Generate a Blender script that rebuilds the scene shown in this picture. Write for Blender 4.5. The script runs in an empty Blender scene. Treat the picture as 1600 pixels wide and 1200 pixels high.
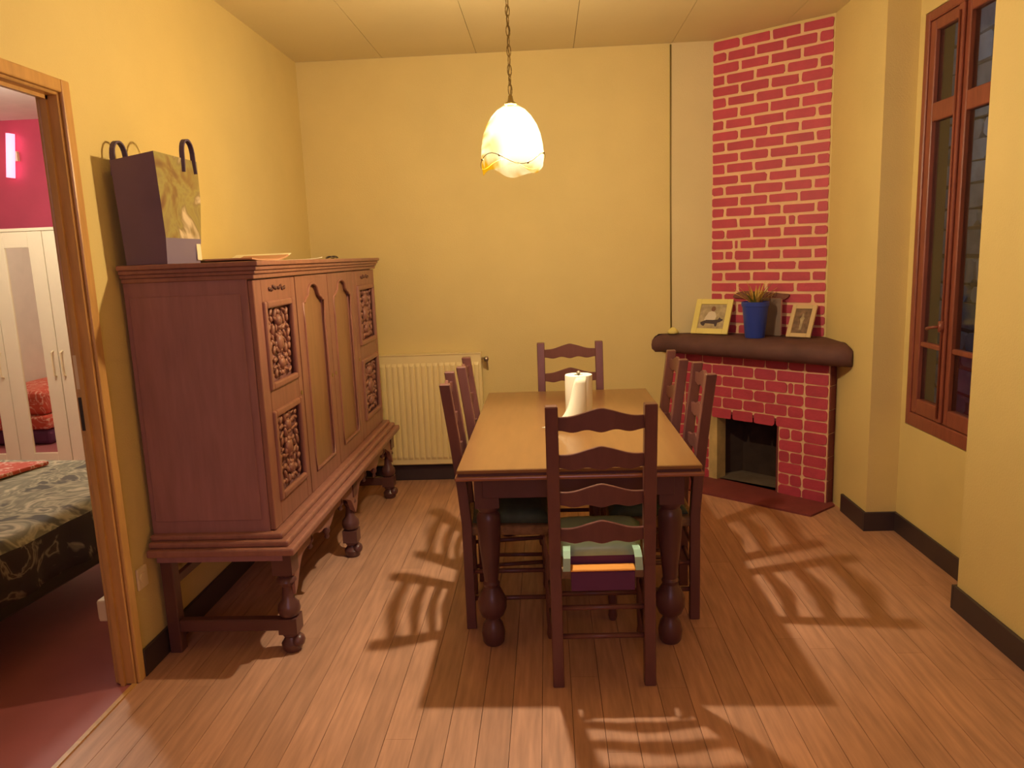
import bpy, bmesh, math, random
from mathutils import Vector, Matrix
C = bpy.context.scene.collection
sc = bpy.context.scene
PI = math.pi
random.seed(7)

# ---------------------------------------------------------------- camera
F_PX, PITCH, ROLL, YAW, CAM_H = 1175.38, 0.16986, -0.03808, -0.051255, 1.55
fw = Vector((math.sin(YAW)*math.cos(PITCH), math.cos(YAW)*math.cos(PITCH), -math.sin(PITCH)))
rt = Vector((math.cos(YAW), -math.sin(YAW), 0)); up = rt.cross(fw)
r_ = rt*math.cos(ROLL)+up*math.sin(ROLL); u_ = -rt*math.sin(ROLL)+up*math.cos(ROLL)
cd = bpy.data.cameras.new('camera'); cam = bpy.data.objects.new('camera', cd); C.objects.link(cam)
cam.matrix_world = Matrix(((r_.x, u_.x, -fw.x, 0), (r_.y, u_.y, -fw.y, 0), (r_.z, u_.z, -fw.z, CAM_H), (0, 0, 0, 1)))
cd.sensor_width = 36; cd.lens = F_PX/1600*36; cd.clip_start = 0.05
sc.camera = cam

# ---------------------------------------------------------------- world, lights, exposure
w = bpy.data.worlds.new('night'); sc.world = w; w.use_nodes = True
w.node_tree.nodes['Background'].inputs[0].default_value = (0.10, 0.13, 0.22, 1)
w.node_tree.nodes['Background'].inputs[1].default_value = 0.25
sc.view_settings.view_transform = 'Standard'; sc.view_settings.look = 'None'
sc.view_settings.exposure = 0.0; sc.view_settings.gamma = 1.0; sc.view_settings.use_curve_mapping = False
def area(name, loc, tgt, size, power, col):
    l = bpy.data.lights.new(name, 'AREA'); l.shape = 'DISK'; l.size = size; l.energy = power; l.color = col
    o = bpy.data.objects.new(name, l); C.objects.link(o); o.location = loc
    o.rotation_euler = (Vector(tgt)-Vector(loc)).to_track_quat('-Z', 'Y').to_euler(); return o
def point(name, loc, rad, power, col):
    l = bpy.data.lights.new(name, 'POINT'); l.shadow_soft_size = rad; l.energy = power; l.color = col
    o = bpy.data.objects.new(name, l); C.objects.link(o); o.location = loc; return o
area('fill_behind_camera', (0.1, -2.4, 2.2), (0.1, 4.0, 1.3), 1.4, 22, (0.90, 0.62, 0.88))  # added unseen fill; lifts and tints the shaded sides facing the camera
BULB_STRENGTH = 5000.0
BULB_COL = (1.0, 0.83, 0.60)
point('bedroom_lamp', (-3.5, 4.5, 2.45), 0.12, 70, (1.0, 0.90, 0.74))
point('outdoor_lamp', (2.45, 5.2, 2.6), 0.1, 5, (0.75, 0.85, 1.0))

# ---------------------------------------------------------------- materials
MATS = {}
def mat(name, col, rough=0.6, var=0.08, scale=8.0, bump=0.0, bscale=60.0, metal=0.0, spec=0.5, stretch=None, perobj=0.0, emit=None, estr=0.0, coat=0.0):
    m = bpy.data.materials.new(name); m.use_nodes = True; nt = m.node_tree; N = nt.nodes; Lk = nt.links
    b = N['Principled BSDF']; b.inputs['Roughness'].default_value = rough; b.inputs['Metallic'].default_value = metal
    b.inputs['Specular IOR Level'].default_value = spec; b.inputs['Coat Weight'].default_value = coat
    tc = N.new('ShaderNodeTexCoord'); mp = N.new('ShaderNodeMapping'); Lk.new(tc.outputs['Object'], mp.inputs[0])
    if stretch: mp.inputs['Scale'].default_value = stretch
    n = N.new('ShaderNodeTexNoise'); n.inputs['Scale'].default_value = scale; n.inputs['Detail'].default_value = 5
    Lk.new(mp.outputs[0], n.inputs['Vector'])
    mr = N.new('ShaderNodeMapRange'); mr.inputs['From Min'].default_value = 0.25; mr.inputs['From Max'].default_value = 0.75
    mr.inputs['To Min'].default_value = 1-var; mr.inputs['To Max'].default_value = 1+var
    Lk.new(n.outputs['Fac'], mr.inputs['Value'])
    val = mr.outputs[0]
    if perobj:
        oi = N.new('ShaderNodeObjectInfo'); m2 = N.new('ShaderNodeMapRange')
        m2.inputs['To Min'].default_value = 1-perobj; m2.inputs['To Max'].default_value = 1+perobj
        Lk.new(oi.outputs['Random'], m2.inputs['Value'])
        mu = N.new('ShaderNodeMath'); mu.operation = 'MULTIPLY'; Lk.new(val, mu.inputs[0]); Lk.new(m2.outputs[0], mu.inputs[1]); val = mu.outputs[0]
    hs = N.new('ShaderNodeHueSaturation'); hs.inputs['Color'].default_value = (*col, 1); Lk.new(val, hs.inputs['Value'])
    Lk.new(hs.outputs[0], b.inputs['Base Color'])
    if bump:
        n2 = N.new('ShaderNodeTexNoise'); n2.inputs['Scale'].default_value = bscale; n2.inputs['Detail'].default_value = 3
        Lk.new(mp.outputs[0], n2.inputs['Vector'])
        bp = N.new('ShaderNodeBump'); bp.inputs['Strength'].default_value = bump; bp.inputs['Distance'].default_value = 0.004
        Lk.new(n2.outputs['Fac'], bp.inputs['Height']); Lk.new(bp.outputs[0], b.inputs['Normal'])
    if emit:
        b.inputs['Emission Color'].default_value = (*emit, 1); b.inputs['Emission Strength'].default_value = estr
    MATS[name] = m; return m

M_wall = mat('yellow_wall_paint', (0.74, 0.60, 0.25), 0.75, 0.035, 3, bump=0.35, bscale=140)
M_ceil = mat('ceiling_paint', (0.70, 0.60, 0.32), 0.8, 0.04, 2, bump=0.15, bscale=90)
M_pale = mat('pale_wall_strip', (0.73, 0.62, 0.33), 0.75, 0.03, 3, bump=0.3, bscale=140)
M_mort = mat('cream_mortar', (0.86, 0.58, 0.33), 0.8, 0.05, 20, bump=0.4, bscale=80)
M_brick = mat('red_painted_brick', (0.52, 0.060, 0.100), 0.55, 0.10, 14, bump=0.5, bscale=70, perobj=0.08)
M_floor = mat('oak_floor', (0.53, 0.290, 0.180), 0.44, 0.22, 5, bump=0.08, bscale=30, stretch=(9, 0.8, 1), perobj=0.09)
M_gap = mat('dark_joint', (0.27, 0.13, 0.08), 0.9, 0.1)
M_base = mat('black_skirting', (0.05, 0.033, 0.036), 0.45, 0.1, 10)
M_cab = mat('cabinet_wood', (0.31, 0.140, 0.105), 0.40, 0.16, 6, bump=0.05, stretch=(6, 6, 0.8))
M_cabp = mat('cabinet_panel_wood', (0.32, 0.17, 0.085), 0.38, 0.12, 6, bump=0.05, stretch=(6, 6, 0.8))
M_cabs = mat('cabinet_side_wood', (0.34, 0.165, 0.165), 0.42, 0.14, 6, bump=0.05, stretch=(6, 6, 0.8))
M_dark = mat('dark_turned_wood', (0.12, 0.048, 0.042), 0.32, 0.15, 8)
M_top = mat('tabletop_wood', (0.26, 0.130, 0.042), 0.30, 0.10, 4, stretch=(8, 1, 1), coat=0.2)
M_tedge = mat('table_edge_wood', (0.33, 0.13, 0.07), 0.25, 0.1, 6)
M_tdark = mat('table_dark_wood', (0.11, 0.042, 0.040), 0.35, 0.15, 8)
M_chair = mat('chair_wood', (0.15, 0.056, 0.045), 0.34, 0.12, 9, stretch=(4, 4, 1))
M_rush = mat('woven_seat', (0.30, 0.17, 0.07), 0.8, 0.3, 40, bump=0.4, bscale=80)
M_mint = mat('mint_cushion', (0.40, 0.62, 0.45), 0.32, 0.12, 12, bump=0.3, bscale=25)
M_dgreen = mat('dark_green_cushion', (0.07, 0.10, 0.06), 0.7, 0.2, 20, bump=0.3, bscale=60)
M_orange = mat('orange_cloth', (0.80, 0.33, 0.05), 0.7, 0.1)
M_purple = mat('purple_cloth', (0.12, 0.03, 0.10), 0.8, 0.1)
M_paper = mat('white_paper', (0.86, 0.82, 0.62), 0.85, 0.02)
M_metal = mat('chrome', (0.6, 0.55, 0.45), 0.3, 0.05, metal=0.9)
M_brass = mat('dull_brass_chain', (0.33, 0.24, 0.08), 0.45, 0.1, metal=0.5)
M_rad = mat('cream_radiator', (0.88, 0.74, 0.36), 0.42, 0.03)
M_radd = mat('radiator_groove', (0.50, 0.36, 0.10), 0.6, 0.03)
M_mant = mat('dark_brown_mantel', (0.115, 0.050, 0.045), 0.75, 0.22, 9, bump=0.6, bscale=18)
M_hearth = mat('dark_red_hearth', (0.21, 0.045, 0.045), 0.6, 0.15, 9, bump=0.3)
M_soot = mat('sooty_firebox', (0.050, 0.030, 0.020), 0.95, 0.5, 5, bump=0.5, bscale=20)
M_ash = mat('grey_ash_floor', (0.15, 0.11, 0.08), 0.95, 0.3, 9)
M_post = mat('bare_cream_edge', (0.55, 0.42, 0.17), 0.85, 0.25, 9, bump=0.5)
M_win = mat('red_brown_window_wood', (0.26, 0.075, 0.048), 0.42, 0.18, 8, bump=0.1, stretch=(5, 5, 1))
M_door = mat('varnished_door_frame', (0.60, 0.34, 0.11), 0.35, 0.14, 7, stretch=(6, 6, 1))
M_blue = mat('blue_plastic_pot', (0.025, 0.055, 0.36), 0.35, 0.05)
M_soil = mat('soil', (0.06, 0.035, 0.02), 0.95, 0.3, 30)
M_leaf = mat('dry_yellow_leaf', (0.55, 0.36, 0.07), 0.6, 0.25, 20, perobj=0.2)
M_leafg = mat('olive_leaf', (0.22, 0.20, 0.04), 0.6, 0.25, 20)
M_frame = mat('cream_picture_frame', (0.80, 0.70, 0.22), 0.5, 0.04)
M_frame2 = mat('beige_picture_frame', (0.66, 0.50, 0.26), 0.5, 0.04)
M_plaque = mat('brown_plaque', (0.20, 0.07, 0.045), 0.6, 0.2, 20)
M_book = mat('grey_book', (0.24, 0.17, 0.13), 0.6, 0.1)
M_bookp = mat('pale_page_edge', (0.52, 0.30, 0.26), 0.8, 0.05)
M_ward = mat('cream_white_wardrobe', (0.80, 0.70, 0.50), 0.4, 0.02)
M_wardp = mat('wardrobe_panel', (0.66, 0.58, 0.48), 0.45, 0.03)
M_wardl = mat('wardrobe_gap', (0.35, 0.24, 0.12), 0.7, 0.03)
M_mirror = mat('mirror', (0.85, 0.80, 0.72), 0.03, 0.0, metal=1.0)
M_pink = mat('pink_bedroom_wall', (0.60, 0.075, 0.15), 0.4, 0.15, 2)
M_bedw = mat('bedroom_plain_wall', (0.72, 0.64, 0.56), 0.7, 0.05)
M_bfloor = mat('red_bedroom_floor', (0.42, 0.13, 0.145), 0.55, 0.12, 3)
M_plastic = mat('ivory_plastic', (0.80, 0.66, 0.40), 0.4, 0.02)
M_black = mat('black_iron', (0.03, 0.02, 0.02), 0.4, 0.1)
M_cable = mat('olive_cable', (0.25, 0.19, 0.05), 0.6, 0.05)
M_stone = mat('grey_stone', (0.34, 0.36, 0.40), 0.9, 0.3, 9, bump=0.8, bscale=14, perobj=0.3)
M_stonem = mat('dark_stone_joint', (0.10, 0.10, 0.11), 0.95, 0.2)
M_bagside = mat('navy_bag_side', (0.16, 0.10, 0.17), 0.5, 0.1, 6)
M_bagblue = mat('navy_bag_handle', (0.09, 0.06, 0.14), 0.6, 0.1)
M_card = mat('tan_card', (0.55, 0.30, 0.17), 0.7, 0.05)
M_skin = mat('print_skin', (0.22, 0.10, 0.05), 0.6, 0.1)
M_print = mat('print_ground', (0.42, 0.34, 0.20), 0.5, 0.35, 30)
M_print2 = mat('print_brown', (0.20, 0.12, 0.07), 0.5, 0.5, 40)
M_shirt = mat('print_white', (0.70, 0.62, 0.48), 0.5, 0.08)
M_pdark = mat('print_dark', (0.05, 0.03, 0.04), 0.5, 0.2)

def ramp_mat(name, stops, scale, rough=0.6, detail=4, dist=1.0, kind='noise', bump=0.0, const=False, vec=(1, 1, 1)):
    m = bpy.data.materials.new(name); m.use_nodes = True; nt = m.node_tree; N = nt.nodes; Lk = nt.links
    b = N['Principled BSDF']; b.inputs['Roughness'].default_value = rough
    tc = N.new('ShaderNodeTexCoord'); mp = N.new('ShaderNodeMapping'); mp.inputs['Scale'].default_value = vec
    Lk.new(tc.outputs['Object'], mp.inputs[0])
    n = N.new('ShaderNodeTexNoise'); n.inputs['Scale'].default_value = scale; n.inputs['Detail'].default_value = detail
    n.inputs['Distortion'].default_value = dist; Lk.new(mp.outputs[0], n.inputs['Vector'])
    cr = N.new('ShaderNodeValToRGB'); Lk.new(n.outputs['Fac'], cr.inputs[0])
    if const: cr.color_ramp.interpolation = 'CONSTANT'
    e = cr.color_ramp.elements
    while len(e) < len(stops): e.new(0.5)
    for i, (p, c) in enumerate(stops): e[i].position = p; e[i].color = (*c, 1)
    Lk.new(cr.outputs[0], b.inputs['Base Color'])
    return m
M_paisley = ramp_mat('paisley_bedspread', [(0.0, (.05, .045, .05)), (0.38, (.12, .11, .09)), (0.45, (.50, .45, .30)), (0.50, (.22, .21, .15)), (0.56, (.30, .28, .19)), (0.62, (.62, .55, .38)), (0.68, (.20, .19, .14)), (1, (.42, .38, .26))], 3.2, 0.8, 3, 2.2)
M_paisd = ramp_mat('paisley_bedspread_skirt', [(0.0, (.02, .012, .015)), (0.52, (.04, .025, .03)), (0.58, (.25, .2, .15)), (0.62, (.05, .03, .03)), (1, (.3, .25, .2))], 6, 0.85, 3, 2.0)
M_redthrow = ramp_mat('red_white_throw', [(0.0, (.55, .07, .05)), (0.50, (.62, .10, .06)), (0.545, (.85, .6, .5)), (0.57, (.62, .10, .06)), (1, (.5, .05, .05))], 6, 0.8, 2, 2.5)

# printed front of the shopping bag: blurred landscape picture over a blue foot band
def bag_print():
    m = bpy.data.materials.new('bag_print'); m.use_nodes = True; nt = m.node_tree; N = nt.nodes; Lk = nt.links
    b = N['Principled BSDF']; b.inputs['Roughness'].default_value = 0.35
    tc = N.new('ShaderNodeTexCoord'); n = N.new('ShaderNodeTexNoise'); n.inputs['Scale'].default_value = 7; n.inputs['Detail'].default_value = 3
    n.inputs['Distortion'].default_value = 0.8
    Lk.new(tc.outputs['Object'], n.inputs['Vector'])
    cr = N.new('ShaderNodeValToRGB'); e = cr.color_ramp.elements
    st = [(0.30, (.16, .08, .05)), (0.42, (.26, .18, .07)), (0.50, (.33, .30, .11)), (0.57, (.27, .21, .10)), (0.66, (.65, .56, .42))]
    while len(e) < len(st): e.new(0.5)
    for i, (p, c) in enumerate(st): e[i].position = p; e[i].color = (*c, 1)
    Lk.new(n.outputs['Fac'], cr.inputs[0])
    sx = N.new('ShaderNodeSeparateXYZ'); Lk.new(tc.outputs['Object'], sx.inputs[0])
    lt = N.new('ShaderNodeMath'); lt.operation = 'LESS_THAN'; lt.inputs[1].default_value = 0.095; Lk.new(sx.outputs['Z'], lt.inputs[0])
    mx = N.new('ShaderNodeMix'); mx.data_type = 'RGBA'; mx.inputs['B'].default_value = (.20, .17, .30, 1)
    Lk.new(lt.outputs[0], mx.inputs['Factor']); Lk.new(cr.outputs[0], mx.inputs['A']); Lk.new(mx.outputs['Result'], b.inputs['Base Color'])
    return m
M_bagprint = bag_print()

def glass(name, tint, ref=0.08):
    m = bpy.data.materials.new(name); m.use_nodes = True; nt = m.node_tree; N = nt.nodes; Lk = nt.links
    N.remove(N['Principled BSDF']); o = N['Material Output']
    t = N.new('ShaderNodeBsdfTransparent'); t.inputs[0].default_value = (*tint, 1)
    g = N.new('ShaderNodeBsdfGlossy'); g.inputs['Roughness'].default_value = 0.08
    fr = N.new('ShaderNodeLayerWeight'); fr.inputs[0].default_value = 0.5
    pw = N.new('ShaderNodeMath'); pw.operation = 'POWER'; pw.inputs[1].default_value = 4; Lk.new(fr.outputs['Facing'], pw.inputs[0])
    ad = N.new('ShaderNodeMath'); ad.operation = 'MULTIPLY_ADD'; ad.inputs[1].default_value = 0.9; ad.inputs[2].default_value = 0.04; Lk.new(pw.outputs[0], ad.inputs[0])
    x = N.new('ShaderNodeMixShader'); Lk.new(ad.outputs[0], x.inputs[0]); Lk.new(t.outputs[0], x.inputs[1]); Lk.new(g.outputs[0], x.inputs[2])
    Lk.new(x.outputs[0], o.inputs[0]); return m
M_glass = glass('window_glass', (0.85, 0.88, 0.9))

def shade_mat():
    m = bpy.data.materials.new('amber_glass_shade'); m.use_nodes = True; nt = m.node_tree; N = nt.nodes; Lk = nt.links
    N.remove(N['Principled BSDF']); o = N['Material Output']
    tc = N.new('ShaderNodeTexCoord'); n = N.new('ShaderNodeTexNoise'); n.inputs['Scale'].default_value = 7; n.inputs['Distortion'].default_value = 1.0
    Lk.new(tc.outputs['Object'], n.inputs['Vector'])
    sx = N.new('ShaderNodeSeparateXYZ'); Lk.new(tc.outputs['Object'], sx.inputs[0])
    # amber streaks: towards the left flank, the crown and the hem of the glass itself
    ml = N.new('ShaderNodeMapRange'); ml.inputs['From Min'].default_value = -0.125; ml.inputs['From Max'].default_value = -0.030; ml.inputs['To Min'].default_value = 1.3; ml.inputs['To Max'].default_value = 0
    Lk.new(sx.outputs['X'], ml.inputs['Value'])
    mz = N.new('ShaderNodeMapRange'); mz.inputs['From Min'].default_value = 0.225; mz.inputs['From Max'].default_value = 0.25; mz.inputs['To Max'].default_value = 1
    Lk.new(sx.outputs['Z'], mz.inputs['Value'])
    mh = N.new('ShaderNodeMapRange'); mh.inputs['From Min'].default_value = 0.045; mh.inputs['From Max'].default_value = -0.01; mh.inputs['To Max'].default_value = 0.75
    Lk.new(sx.outputs['Z'], mh.inputs['Value'])
    a = N.new('ShaderNodeMath'); a.operation = 'ADD'; Lk.new(ml.outputs[0], a.inputs[0]); Lk.new(mz.outputs[0], a.inputs[1])
    a2 = N.new('ShaderNodeMath'); a2.operation = 'ADD'; Lk.new(a.outputs[0], a2.inputs[0]); Lk.new(mh.outputs[0], a2.inputs[1])
    mu = N.new('ShaderNodeMath'); mu.operation = 'MULTIPLY'; Lk.new(a2.outputs[0], mu.inputs[0])
    mn = N.new('ShaderNodeMapRange'); mn.inputs['From Min'].default_value = 0.35; mn.inputs['From Max'].default_value = 0.6; mn.inputs['To Min'].default_value = 0.2; mn.inputs['To Max'].default_value = 1.5
    Lk.new(n.outputs['Fac'], mn.inputs['Value']); Lk.new(mn.outputs[0], mu.inputs[1]); mu.use_clamp = True
    cm = N.new('ShaderNodeMix'); cm.data_type = 'RGBA'; cm.inputs['A'].default_value = (1.25, 1.15, 0.70, 1); cm.inputs['B'].default_value = (0.50, 0.26, 0.0, 1)
    Lk.new(mu.outputs[0], cm.inputs['Factor'])
    em = N.new('ShaderNodeEmission'); em.inputs[1].default_value = 0.9; Lk.new(cm.outputs['Result'], em.inputs[0])
    tr = N.new('ShaderNodeBsdfTransparent'); tr.inputs[0].default_value = (0.78, 0.72, 0.62, 1)
    tm = N.new('ShaderNodeMix'); tm.data_type = 'RGBA'; tm.inputs['A'].default_value = (0.57, 0.53, 0.46, 1); tm.inputs['B'].default_value = (0.50, 0.41, 0.27, 1)
    Lk.new(mu.outputs[0], tm.inputs['Factor']); Lk.new(tm.outputs['Result'], tr.inputs[0])
    tl = N.new('ShaderNodeBsdfTranslucent'); tl.inputs[0].default_value = (0.9, 0.7, 0.35, 1)
    x = N.new('ShaderNodeMixShader'); x.inputs[0].default_value = 0.003; Lk.new(tr.outputs[0], x.inputs[1]); Lk.new(tl.outputs[0], x.inputs[2])
    ad = N.new('ShaderNodeAddShader'); Lk.new(cm.outputs['Result'], tl.inputs[0]); Lk.new(x.outputs[0], ad.inputs[0]); Lk.new(em.outputs[0], ad.inputs[1]); Lk.new(ad.outputs[0], o.inputs[0])
    return m
M_shade = shade_mat()
M_bulb = mat('lit_bulb', (1, 1, 1), emit=BULB_COL, estr=BULB_STRENGTH)
M_glow = mat('pink_highlight_glow', (1, 0.5, 0.6), emit=(1.0, 0.28, 0.42), estr=2.2)  # glow stands in for a highlight on the bedroom wall

# ---------------------------------------------------------------- mesh helpers
def NB(): return bmesh.new()
def obj(name, bm, m, parent=None, smooth=False, bevel=0.0, seg=1, loc=None):
    me = bpy.data.meshes.new(name); bmesh.ops.recalc_face_normals(bm, faces=bm.faces); bm.to_mesh(me); bm.free()
    if smooth:
        for p in me.polygons: p.use_smooth = True
    ms = m if isinstance(m, (list, tuple)) else [m]
    for x in ms: me.materials.append(x)
    o = bpy.data.objects.new(name, me); C.objects.link(o)
    if parent: o.parent = parent
    if loc: o.location = loc
    if bevel:
        md = o.modifiers.new('bevel', 'BEVEL'); md.width = bevel; md.segments = seg; md.limit_method = 'ANGLE'
    return o
def smooth_angle(o, deg=40):
    me = o.data
    for p in me.polygons: p.use_smooth = True
    bm = bmesh.new(); bm.from_mesh(me)
    for e in bm.edges:
        if len(e.link_faces) == 2 and e.calc_face_angle(0) > math.radians(deg): e.smooth = False
    bm.to_mesh(me); bm.free(); return o
def tag(o, label, cat, group=None, kind=None):
    o['label'] = label; o['category'] = cat
    if group: o['group'] = group
    if kind: o['kind'] = kind
    return o
def thing(name, label, cat, loc=(0, 0, 0), rz=0, group=None):
    o = bpy.data.objects.new(name, None); C.objects.link(o); o.location = loc; o.rotation_euler = (0, 0, rz); o.empty_display_size = 0.1
    return tag(o, label, cat, group)
def struct(name, bm, m, parent=None, **k):
    o = obj(name, bm, m, parent, **k)
    if not parent: o['kind'] = 'structure'
    return o
def dup(root, loc, rz, label):
    def cp(o, par):
        c = o.copy(); C.objects.link(c); c.parent = par
        for ch in o.children: cp(ch, c)
        return c
    r = cp(root, None); r.location = loc; r.rotation_euler = (0, 0, rz); r['label'] = label; return r
def box(bm, x0, x1, y0, y1, z0, z1, mi=0):
    v = [bm.verts.new(p) for p in ((x0, y0, z0), (x1, y0, z0), (x1, y1, z0), (x0, y1, z0), (x0, y0, z1), (x1, y0, z1), (x1, y1, z1), (x0, y1, z1))]
    for f in ((0, 3, 2, 1), (4, 5, 6, 7), (0, 1, 5, 4), (1, 2, 6, 5), (2, 3, 7, 6), (3, 0, 4, 7)):
        bm.faces.new([v[i] for i in f]).material_index = mi
    return bm
def B(*a): return box(NB(), *a)
def loft(bm, rings, closed=True, cap=True, mi=0):
    R = [[bm.verts.new(p) for p in r] for r in rings]; n = len(R[0])
    for a, b in zip(R, R[1:]):
        for i in range(n if closed else n-1):
            j = (i+1) % n; bm.faces.new((a[i], a[j], b[j], b[i])).material_index = mi
    if cap:
        bm.faces.new(R[0][::-1]).material_index = mi; bm.faces.new(R[-1]).material_index = mi
    return bm
def lathe(bm, prof, c=(0, 0), n=20, cap=True, mi=0):
    rings = [[(c[0]+r*math.cos(2*PI*i/n), c[1]+r*math.sin(2*PI*i/n), z) for i in range(n)] for r, z in prof]
    return loft(bm, rings, True, cap, mi)
def tube(bm, pts, rad, n=8, cap=True, closed=False):
    pts = [Vector(p) for p in pts]; rings = []; L = len(pts)
    for i, p in enumerate(pts):
        if closed: d = pts[(i+1) % L]-pts[i-1]
        else: d = pts[min(i+1, L-1)]-pts[max(i-1, 0)]
        d.normalize(); a = d.cross(Vector((0, 0, 1)))
        if a.length < 0.05: a = d.cross(Vector((1, 0, 0)))
        a.normalize(); b = d.cross(a); r = rad[i] if isinstance(rad, (list, tuple)) else rad
        rings.append([p+a*r*math.cos(2*PI*k/n)+b*r*math.sin(2*PI*k/n) for k in range(n)])
    if closed:
        R = [[bm.verts.new(q) for q in rr] for rr in rings]
        for i in range(L):
            a, b = R[i], R[(i+1) % L]
            for k in range(n): bm.faces.new((a[k], a[(k+1) % n], b[(k+1) % n], b[k]))
        return bm
    return loft(bm, rings, True, cap)
def blob(bm, c, s, rot=0.0, axis='X', sub=1, mi=0):
    r = bmesh.ops.create_icosphere(bm, subdivisions=sub, radius=1.0)
    mt = Matrix.Translation(c) @ Matrix.Rotation(rot, 4, axis) @ Matrix.Diagonal((*s, 1))
    bmesh.ops.transform(bm, matrix=mt, verts=r['verts'])
    for v in r['verts']:
        for f in v.link_faces: f.material_index = mi
def prism(bm, poly, d0, d1, fn, mi=0):
    """extrude a 2D polygon between depths d0, d1; fn(u, v, d) -> xyz"""
    a = [bm.verts.new(fn(u, v, d0)) for u, v in poly]; b = [bm.verts.new(fn(u, v, d1)) for u, v in poly]; n = len(poly)
    bm.faces.new(a).material_index = mi; bm.faces.new(b[::-1]).material_index = mi
    for i in range(n):
        j = (i+1) % n; bm.faces.new((a[i], b[i], b[j], a[j])).material_index = mi
    return bm
def rrect(u0, u1, v0, v1, r, n=3):
    out = []
    for cx, cy, a0 in ((u1-r, v1-r, 0), (u0+r, v1-r, PI/2), (u0+r, v0+r, PI), (u1-r, v0+r, 1.5*PI)):
        for k in range(n+1):
            a = a0+k*PI/2/n; out.append((cx+r*math.cos(a), cy+r*math.sin(a)))
    return out

# ================================================================ THE SETTING
XL, XR, YB, YN, H = -1.60, 1.69, 5.13, -4.0, 2.84
# left wall with doorway
bm = NB(); LW0 = XL-0.07
box(bm, LW0, XL, YN, 1.66, 0, H); box(bm, LW0, XL, 2.585, YB, 0, H); box(bm, LW0, XL, 1.66, 2.585, 2.165, H)
struct('wall_left', bm, M_wall)
# back wall
struct('wall_back', B(LW0, XR+0.3, YB, YB+0.15, 0, H), M_wall)
struct('wall_front', B(LW0, XR+0.3, YN-0.15, YN, 0, H), M_wall)
# right wall with the window niche
NY0, NY1, NX, NZ = 3.062, 3.985, 1.849, 2.735
WY0, WY1, WZ0, WZ1 = 3.225, 3.935, 0.605, 2.61
bm = NB()
box(bm, XR, XR+0.3, YN, NY0, 0, H); box(bm, XR, XR+0.3, NY1, YB, 0, H); box(bm, XR, XR+0.3, NY0, NY1, NZ, H)
box(bm, NX, XR+0.3, NY0, NY1, 0, WZ0); box(bm, NX, XR+0.3, NY0, NY1, WZ1, NZ)
box(bm, NX, XR+0.3, NY0, WY0, WZ0, WZ1); box(bm, NX, XR+0.3, WY1, NY1, WZ0, WZ1)
struct('wall_right', bm, M_wall)
# paler strip of wall beside the chimney breast
struct('trim_1', B(0.832, 1.10, YB-0.004, YB, 0.95, H), M_pale)
# ceiling with boards
struct('ceiling', B(LW0, XR+0.3, YN, YB, H+0.01, H+0.10), M_gap)
ceil = bpy.data.objects['ceiling']
xs = [-1.64, -1.025, -0.413, 0.212, 0.837, 1.45, 1.70]
panel_y = [YN, -0.9, 1.6, YB]
for i in range(6):
    for j in range(3):
        obj('ceiling_panel', B(xs[i]+0.0015, xs[i+1]-0.0015, panel_y[j]+0.001, panel_y[j+1]-0.001, H, H+0.0099), M_ceil, ceil)
# floor
fl = struct('floor', B(XL-0.02, XR+0.25, YN, YB, -0.08, -0.016), M_gap)
PW = 0.1035
x = XL-0.012
k = 0
while x < XR+0.16:
    y = YN + random.uniform(-1.3, 0)
    x1 = min(x+PW, XR+0.165)
    while y < YB:
        ln = random.uniform(1.8, 3.4); a = max(y, YN); b = min(y+ln, YB)
        if b-a > 0.08:
            b2 = NB(); box(b2, x+0.0009, x1-0.0009, a+0.0005, b-0.0005, -0.016, 0)
            o = obj('plank', b2, M_floor, fl)
        y += ln
    x += PW; k += 1
# baseboards
BH = 0.105
bm = NB(); box(bm, XL, 0.80, YB-0.018, YB, 0, BH); struct('baseboard_back', bm, M_base, bevel=0.003)
bm = NB(); box(bm, XR-0.016, XR, NY1, 4.30, 0, BH); box(bm, XR-0.016, NX, NY1-0.016, NY1, 0, BH); box(bm, NX-0.014, NX, NY0, NY1-0.016, 0, BH)
box(bm, XR-0.016, XR, YN, NY0+0.0, 0, BH); box(bm, XR-0.016, NX, NY0, NY0+0.016, 0, BH)
struct('baseboard_right', bm, M_base, bevel=0.002)
bm = NB(); box(bm, XL, XL+0.016, 2.60, YB-0.02, 0, BH); struct('baseboard_left', bm, M_base, bevel=0.002)

# diagonal chimney breast with painted bricks
A = Vector((1.095, YB, 0)); Bp = Vector((XR, 4.662, 0)); dU = (Bp-A).normalized(); nU = Vector((-(-dU.y), -dU.x, 0)); nU = Vector((dU.y, -dU.x, 0))
LU = (Bp-A).length
bm = NB(); prism(bm, [(A.x, A.y), (Bp.x, Bp.y), (XR, YB)], 0.9, H, lambda u, v, d: (u, v, d))
breast = struct('wall_corner', bm, M_wall)
def planefn(P, dirv, nrm):
    return lambda u, v, d: tuple(P + dirv*u + Vector((0, 0, v)) + nrm*d)
fU = planefn(A, dU, nU)
bm = NB(); prism(bm, [(0.005, 0.985), (LU-0.01, 0.985), (LU-0.01, H-0.02), (0.005, H-0.02)], 0, 0.002, fU); obj('mortar', bm, M_mort, breast)
def brick(fn, u0, u1, v0, v1, parent, t=0.006, jit=0.003, mt=None, r=0.008, base=0.002):
    r = min(r, (u1-u0)*0.3, (v1-v0)*0.3)
    poly = []
    for (u, v) in rrect(u0, u1, v0, v1, r*random.uniform(0.7, 1.4), 2):
        poly.append((u+random.uniform(-jit, jit), v+random.uniform(-jit, jit)*0.7))
    b2 = NB(); prism(b2, poly, base-0.001, base+t*random.uniform(0.8, 1.2), fn)
    return obj('brick', b2, mt or M_brick, parent)
pitch = 0.0686; z = 2.822; row = 0
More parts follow.
